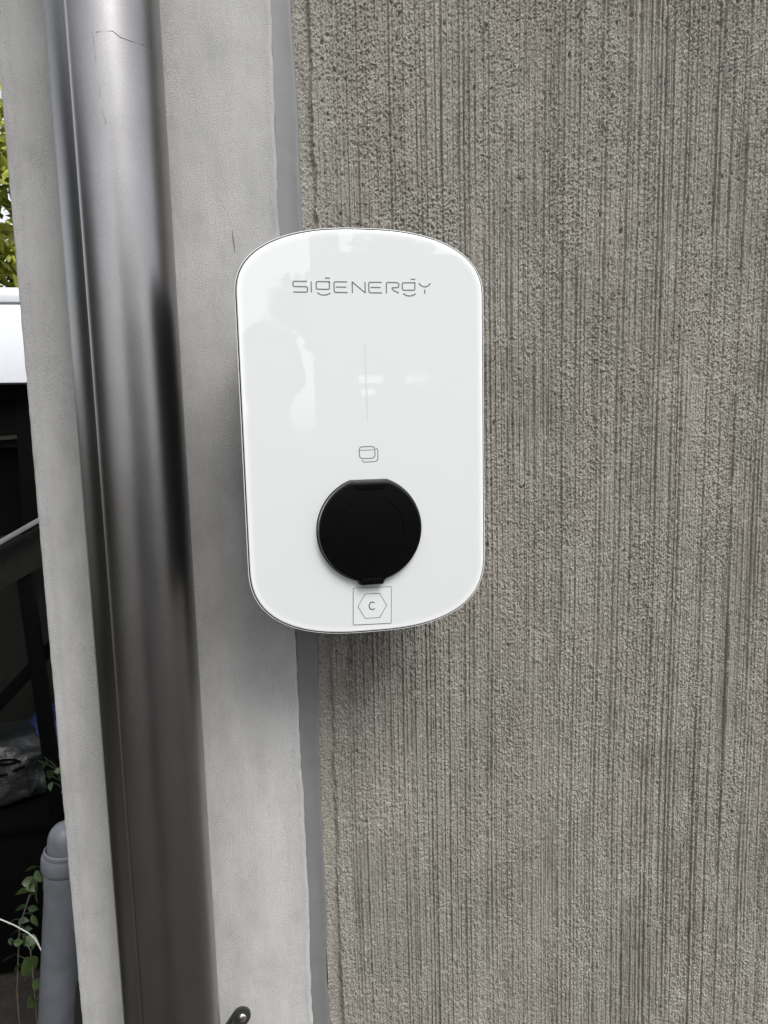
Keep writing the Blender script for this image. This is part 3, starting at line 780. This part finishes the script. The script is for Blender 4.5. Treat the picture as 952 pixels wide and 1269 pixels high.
# the photographer, standing behind the phone
M_cloth = simple('dark_jacket', (.035, .037, .045), .85, var=.2, bump=.003, bscale=30)
M_jeans = simple('dark_trousers', (.03, .035, .05), .9, var=.2)
M_skin = simple('skin', (.52, .34, .26), .5, var=.05)
M_hair = simple('brown_hair', (.05, .035, .025), .6, var=.4, bump=.004, bscale=120)
M_shoe = simple('black_shoe', (.02, .02, .02), .5)
pe = empty('person', (-.06, -1.27, GZ), 'person in a dark jacket holding up a phone opposite the charger', 'person')
pofs = Vector((.06, 1.27, -GZ))
def skinned(name, verts, edges, mat, par, lv=2, rootv=0):
    me = bpy.data.meshes.new(name); me.from_pydata([Vector(v[:3])+pofs for v in verts], edges, []); me.materials.append(mat)
    o = bpy.data.objects.new(name, me); link(o, par)
    sk_ = o.modifiers.new('skin', 'SKIN'); o.modifiers.new('sub', 'SUBSURF').levels = lv; o.modifiers['sub'].render_levels = lv
    for i, v in enumerate(verts):
        d = me.skin_vertices[0].data[i]; d.radius = (v[3], v[4] if len(v) > 4 else v[3]); d.use_root = (i == rootv)
    for p in me.polygons: p.use_smooth = True
    sk_.use_smooth_shade = True
    return o
ZG = GZ
bv = [(-.06, -1.30, ZG+.86, .15, .11), (-.06, -1.29, ZG+1.08, .13, .095), (-.06, -1.28, ZG+1.28, .16, .10), (-.06, -1.27, ZG+1.40, .08, .065), (-.06, -1.26, ZG+1.47, .048),
      (-.25, -1.27, ZG+1.34, .058), (.13, -1.27, ZG+1.34, .058),
      (-.31, -1.14, ZG+1.14, .044), (.19, -1.14, ZG+1.14, .044), (-.225, -.97, ZG+1.36, .032), (-.035, -.965, ZG+1.36, .032), (-.205, -.93, ZG+1.42, .024), (-.055, -.93, ZG+1.42, .024)]
body = skinned('body', bv, [(0, 1), (1, 2), (2, 3), (3, 4), (2, 5), (2, 6), (5, 7), (6, 8), (7, 9), (8, 10), (9, 11), (10, 12)], M_cloth, pe)
lg = [(-.06, -1.30, ZG+.90, .13, .10)]
le = []
for s in (-1, 1):
    i = len(lg); lg += [(-.06+s*.09, -1.30, ZG+.82, .085), (-.06+s*.10, -1.27, ZG+.46, .055), (-.06+s*.11, -1.31, ZG+.09, .040)]
    le += [(0, i), (i, i+1), (i+1, i+2)]
skinned('trousers', lg, le, M_jeans, pe)
for s in (-1, 1):
    skinned('shoe', [(-.06+s*.11, -1.33, ZG+.045, .042), (-.06+s*.11, -1.26, ZG+.045, .046, .038), (-.06+s*.12, -1.17, ZG+.035, .042, .028), (-.06+s*.12, -1.12, ZG+.03, .03, .022)], [(0, 1), (1, 2), (2, 3)], M_shoe, pe)
# head: shaped sphere with nose, mouth, brow, chin
bm = bmesh.new(); bmesh.ops.create_uvsphere(bm, u_segments=40, v_segments=28, radius=1)
for v in bm.verts:
    x, y, z = v.co
    wdt = .078*(1-.18*max(0, -z)); v.co = Vector((x*wdt, y*.095, z*.115))
    fy = v.co.y      # face looks towards +Y
    if y > 0:
        zz = v.co.z; xx = v.co.x
        v.co.y += .018*math.exp(-(xx/.011)**2-((zz+.012)/.020)**2)          # nose
        v.co.y -= .008*(math.exp(-((xx-.030)/.014)**2-((zz-.010)/.010)**2)+math.exp(-((xx+.030)/.014)**2-((zz-.010)/.010)**2))
        v.co.y += .005*math.exp(-(xx/.022)**2-((zz+.050)/.007)**2)          # lips
        v.co.y += .006*math.exp(-(xx/.025)**2-((zz+.085)/.018)**2)          # chin
HC = Vector((-.06, -1.235, ZG+1.585))
bmesh.ops.translate(bm, vec=HC+pofs, verts=bm.verts)
hd = bm_obj('head', bm, M_skin, pe, True)
tube('neck', [Vector((-.06, -1.26, ZG+1.44))+pofs, Vector((-.06, -1.25, ZG+1.52))+pofs], [.052, .050], M_skin, pe, 20)
bm = bmesh.new(); bmesh.ops.create_uvsphere(bm, u_segments=36, v_segments=24, radius=1)
for v in bm.verts:
    x, y, z = v.co; v.co = Vector((x*.087, y*.102-.010, z*.120+.012))
    if y > .25 and z < .55: v.co.y = min(v.co.y, .055); v.co.x *= .96
    if z < -.35: v.co.z = max(v.co.z, -.045)
bmesh.ops.translate(bm, vec=HC+pofs, verts=bm.verts)
bm_obj('hair', bm, M_hair, hd, True)
for s in (-1, 1):
    for nm, r, y, mt in (('eye', .0115, .0800, M_white), ('iris', .0055, .0885, M_dark2)):
        bm = bmesh.new(); bmesh.ops.create_uvsphere(bm, u_segments=16, v_segments=10, radius=r)
        bmesh.ops.translate(bm, vec=HC+pofs+Vector((s*.030, y, .010)), verts=bm.verts); bm_obj(nm, bm, mt, hd, True)
    bm = bmesh.new(); bmesh.ops.create_uvsphere(bm, u_segments=14, v_segments=10, radius=1)
    bmesh.ops.scale(bm, vec=(.010, .018, .030), verts=bm.verts); bmesh.ops.translate(bm, vec=HC+pofs+Vector((s*.082, .0, -.005)), verts=bm.verts)
    bm_obj('ear', bm, M_skin, hd, True)
# hands closed round the phone's edges (phone spans x -.168..-.092 behind the lens)
PXC, PZC = -.13, .000
for s in (-1, 1):
    ex = PXC+s*.037
    wrist = (PXC+s*.075, -.935, -.035)
    palm = (PXC+s*.062, -.915, -.020)
    hv = [(*wrist, .024, .020), (*palm, .030, .018), (PXC+s*.056, -.903, .004, .026, .014)]
    hand = skinned('hand', [*hv], [(0, 1), (1, 2)], M_skin, pe)
    for k, (dz_, L) in enumerate(((.020, 1.0), (.004, 1.08), (-.012, 1.0), (-.027, .82))):
        z = PZC+dz_
        skinned('finger', [(PXC+s*.058, -.905, z, .0095), (PXC+s*.052, -.880, z+.004, .0088), (PXC+s*(.048), -.8765, z+.006, .0080), (PXC+s*(.040-.004*L), -.8790, z+.008, .0068)], [(0, 1), (1, 2), (2, 3)], M_skin, hand)
    skinned('thumb', [(PXC+s*.060, -.925, -.018, .012), (PXC+s*.046, -.910, .004, .0105), (PXC+s*.030, -.9015, .018, .0085)], [(0, 1), (1, 2)], M_skin, hand)
ph = box('phone', (PXC, -.886, PZC-.045), (.074, .008, .150), M_black, None, None, .0035)
tag(ph, 'black phone held upright by the person opposite the charger', 'phone')
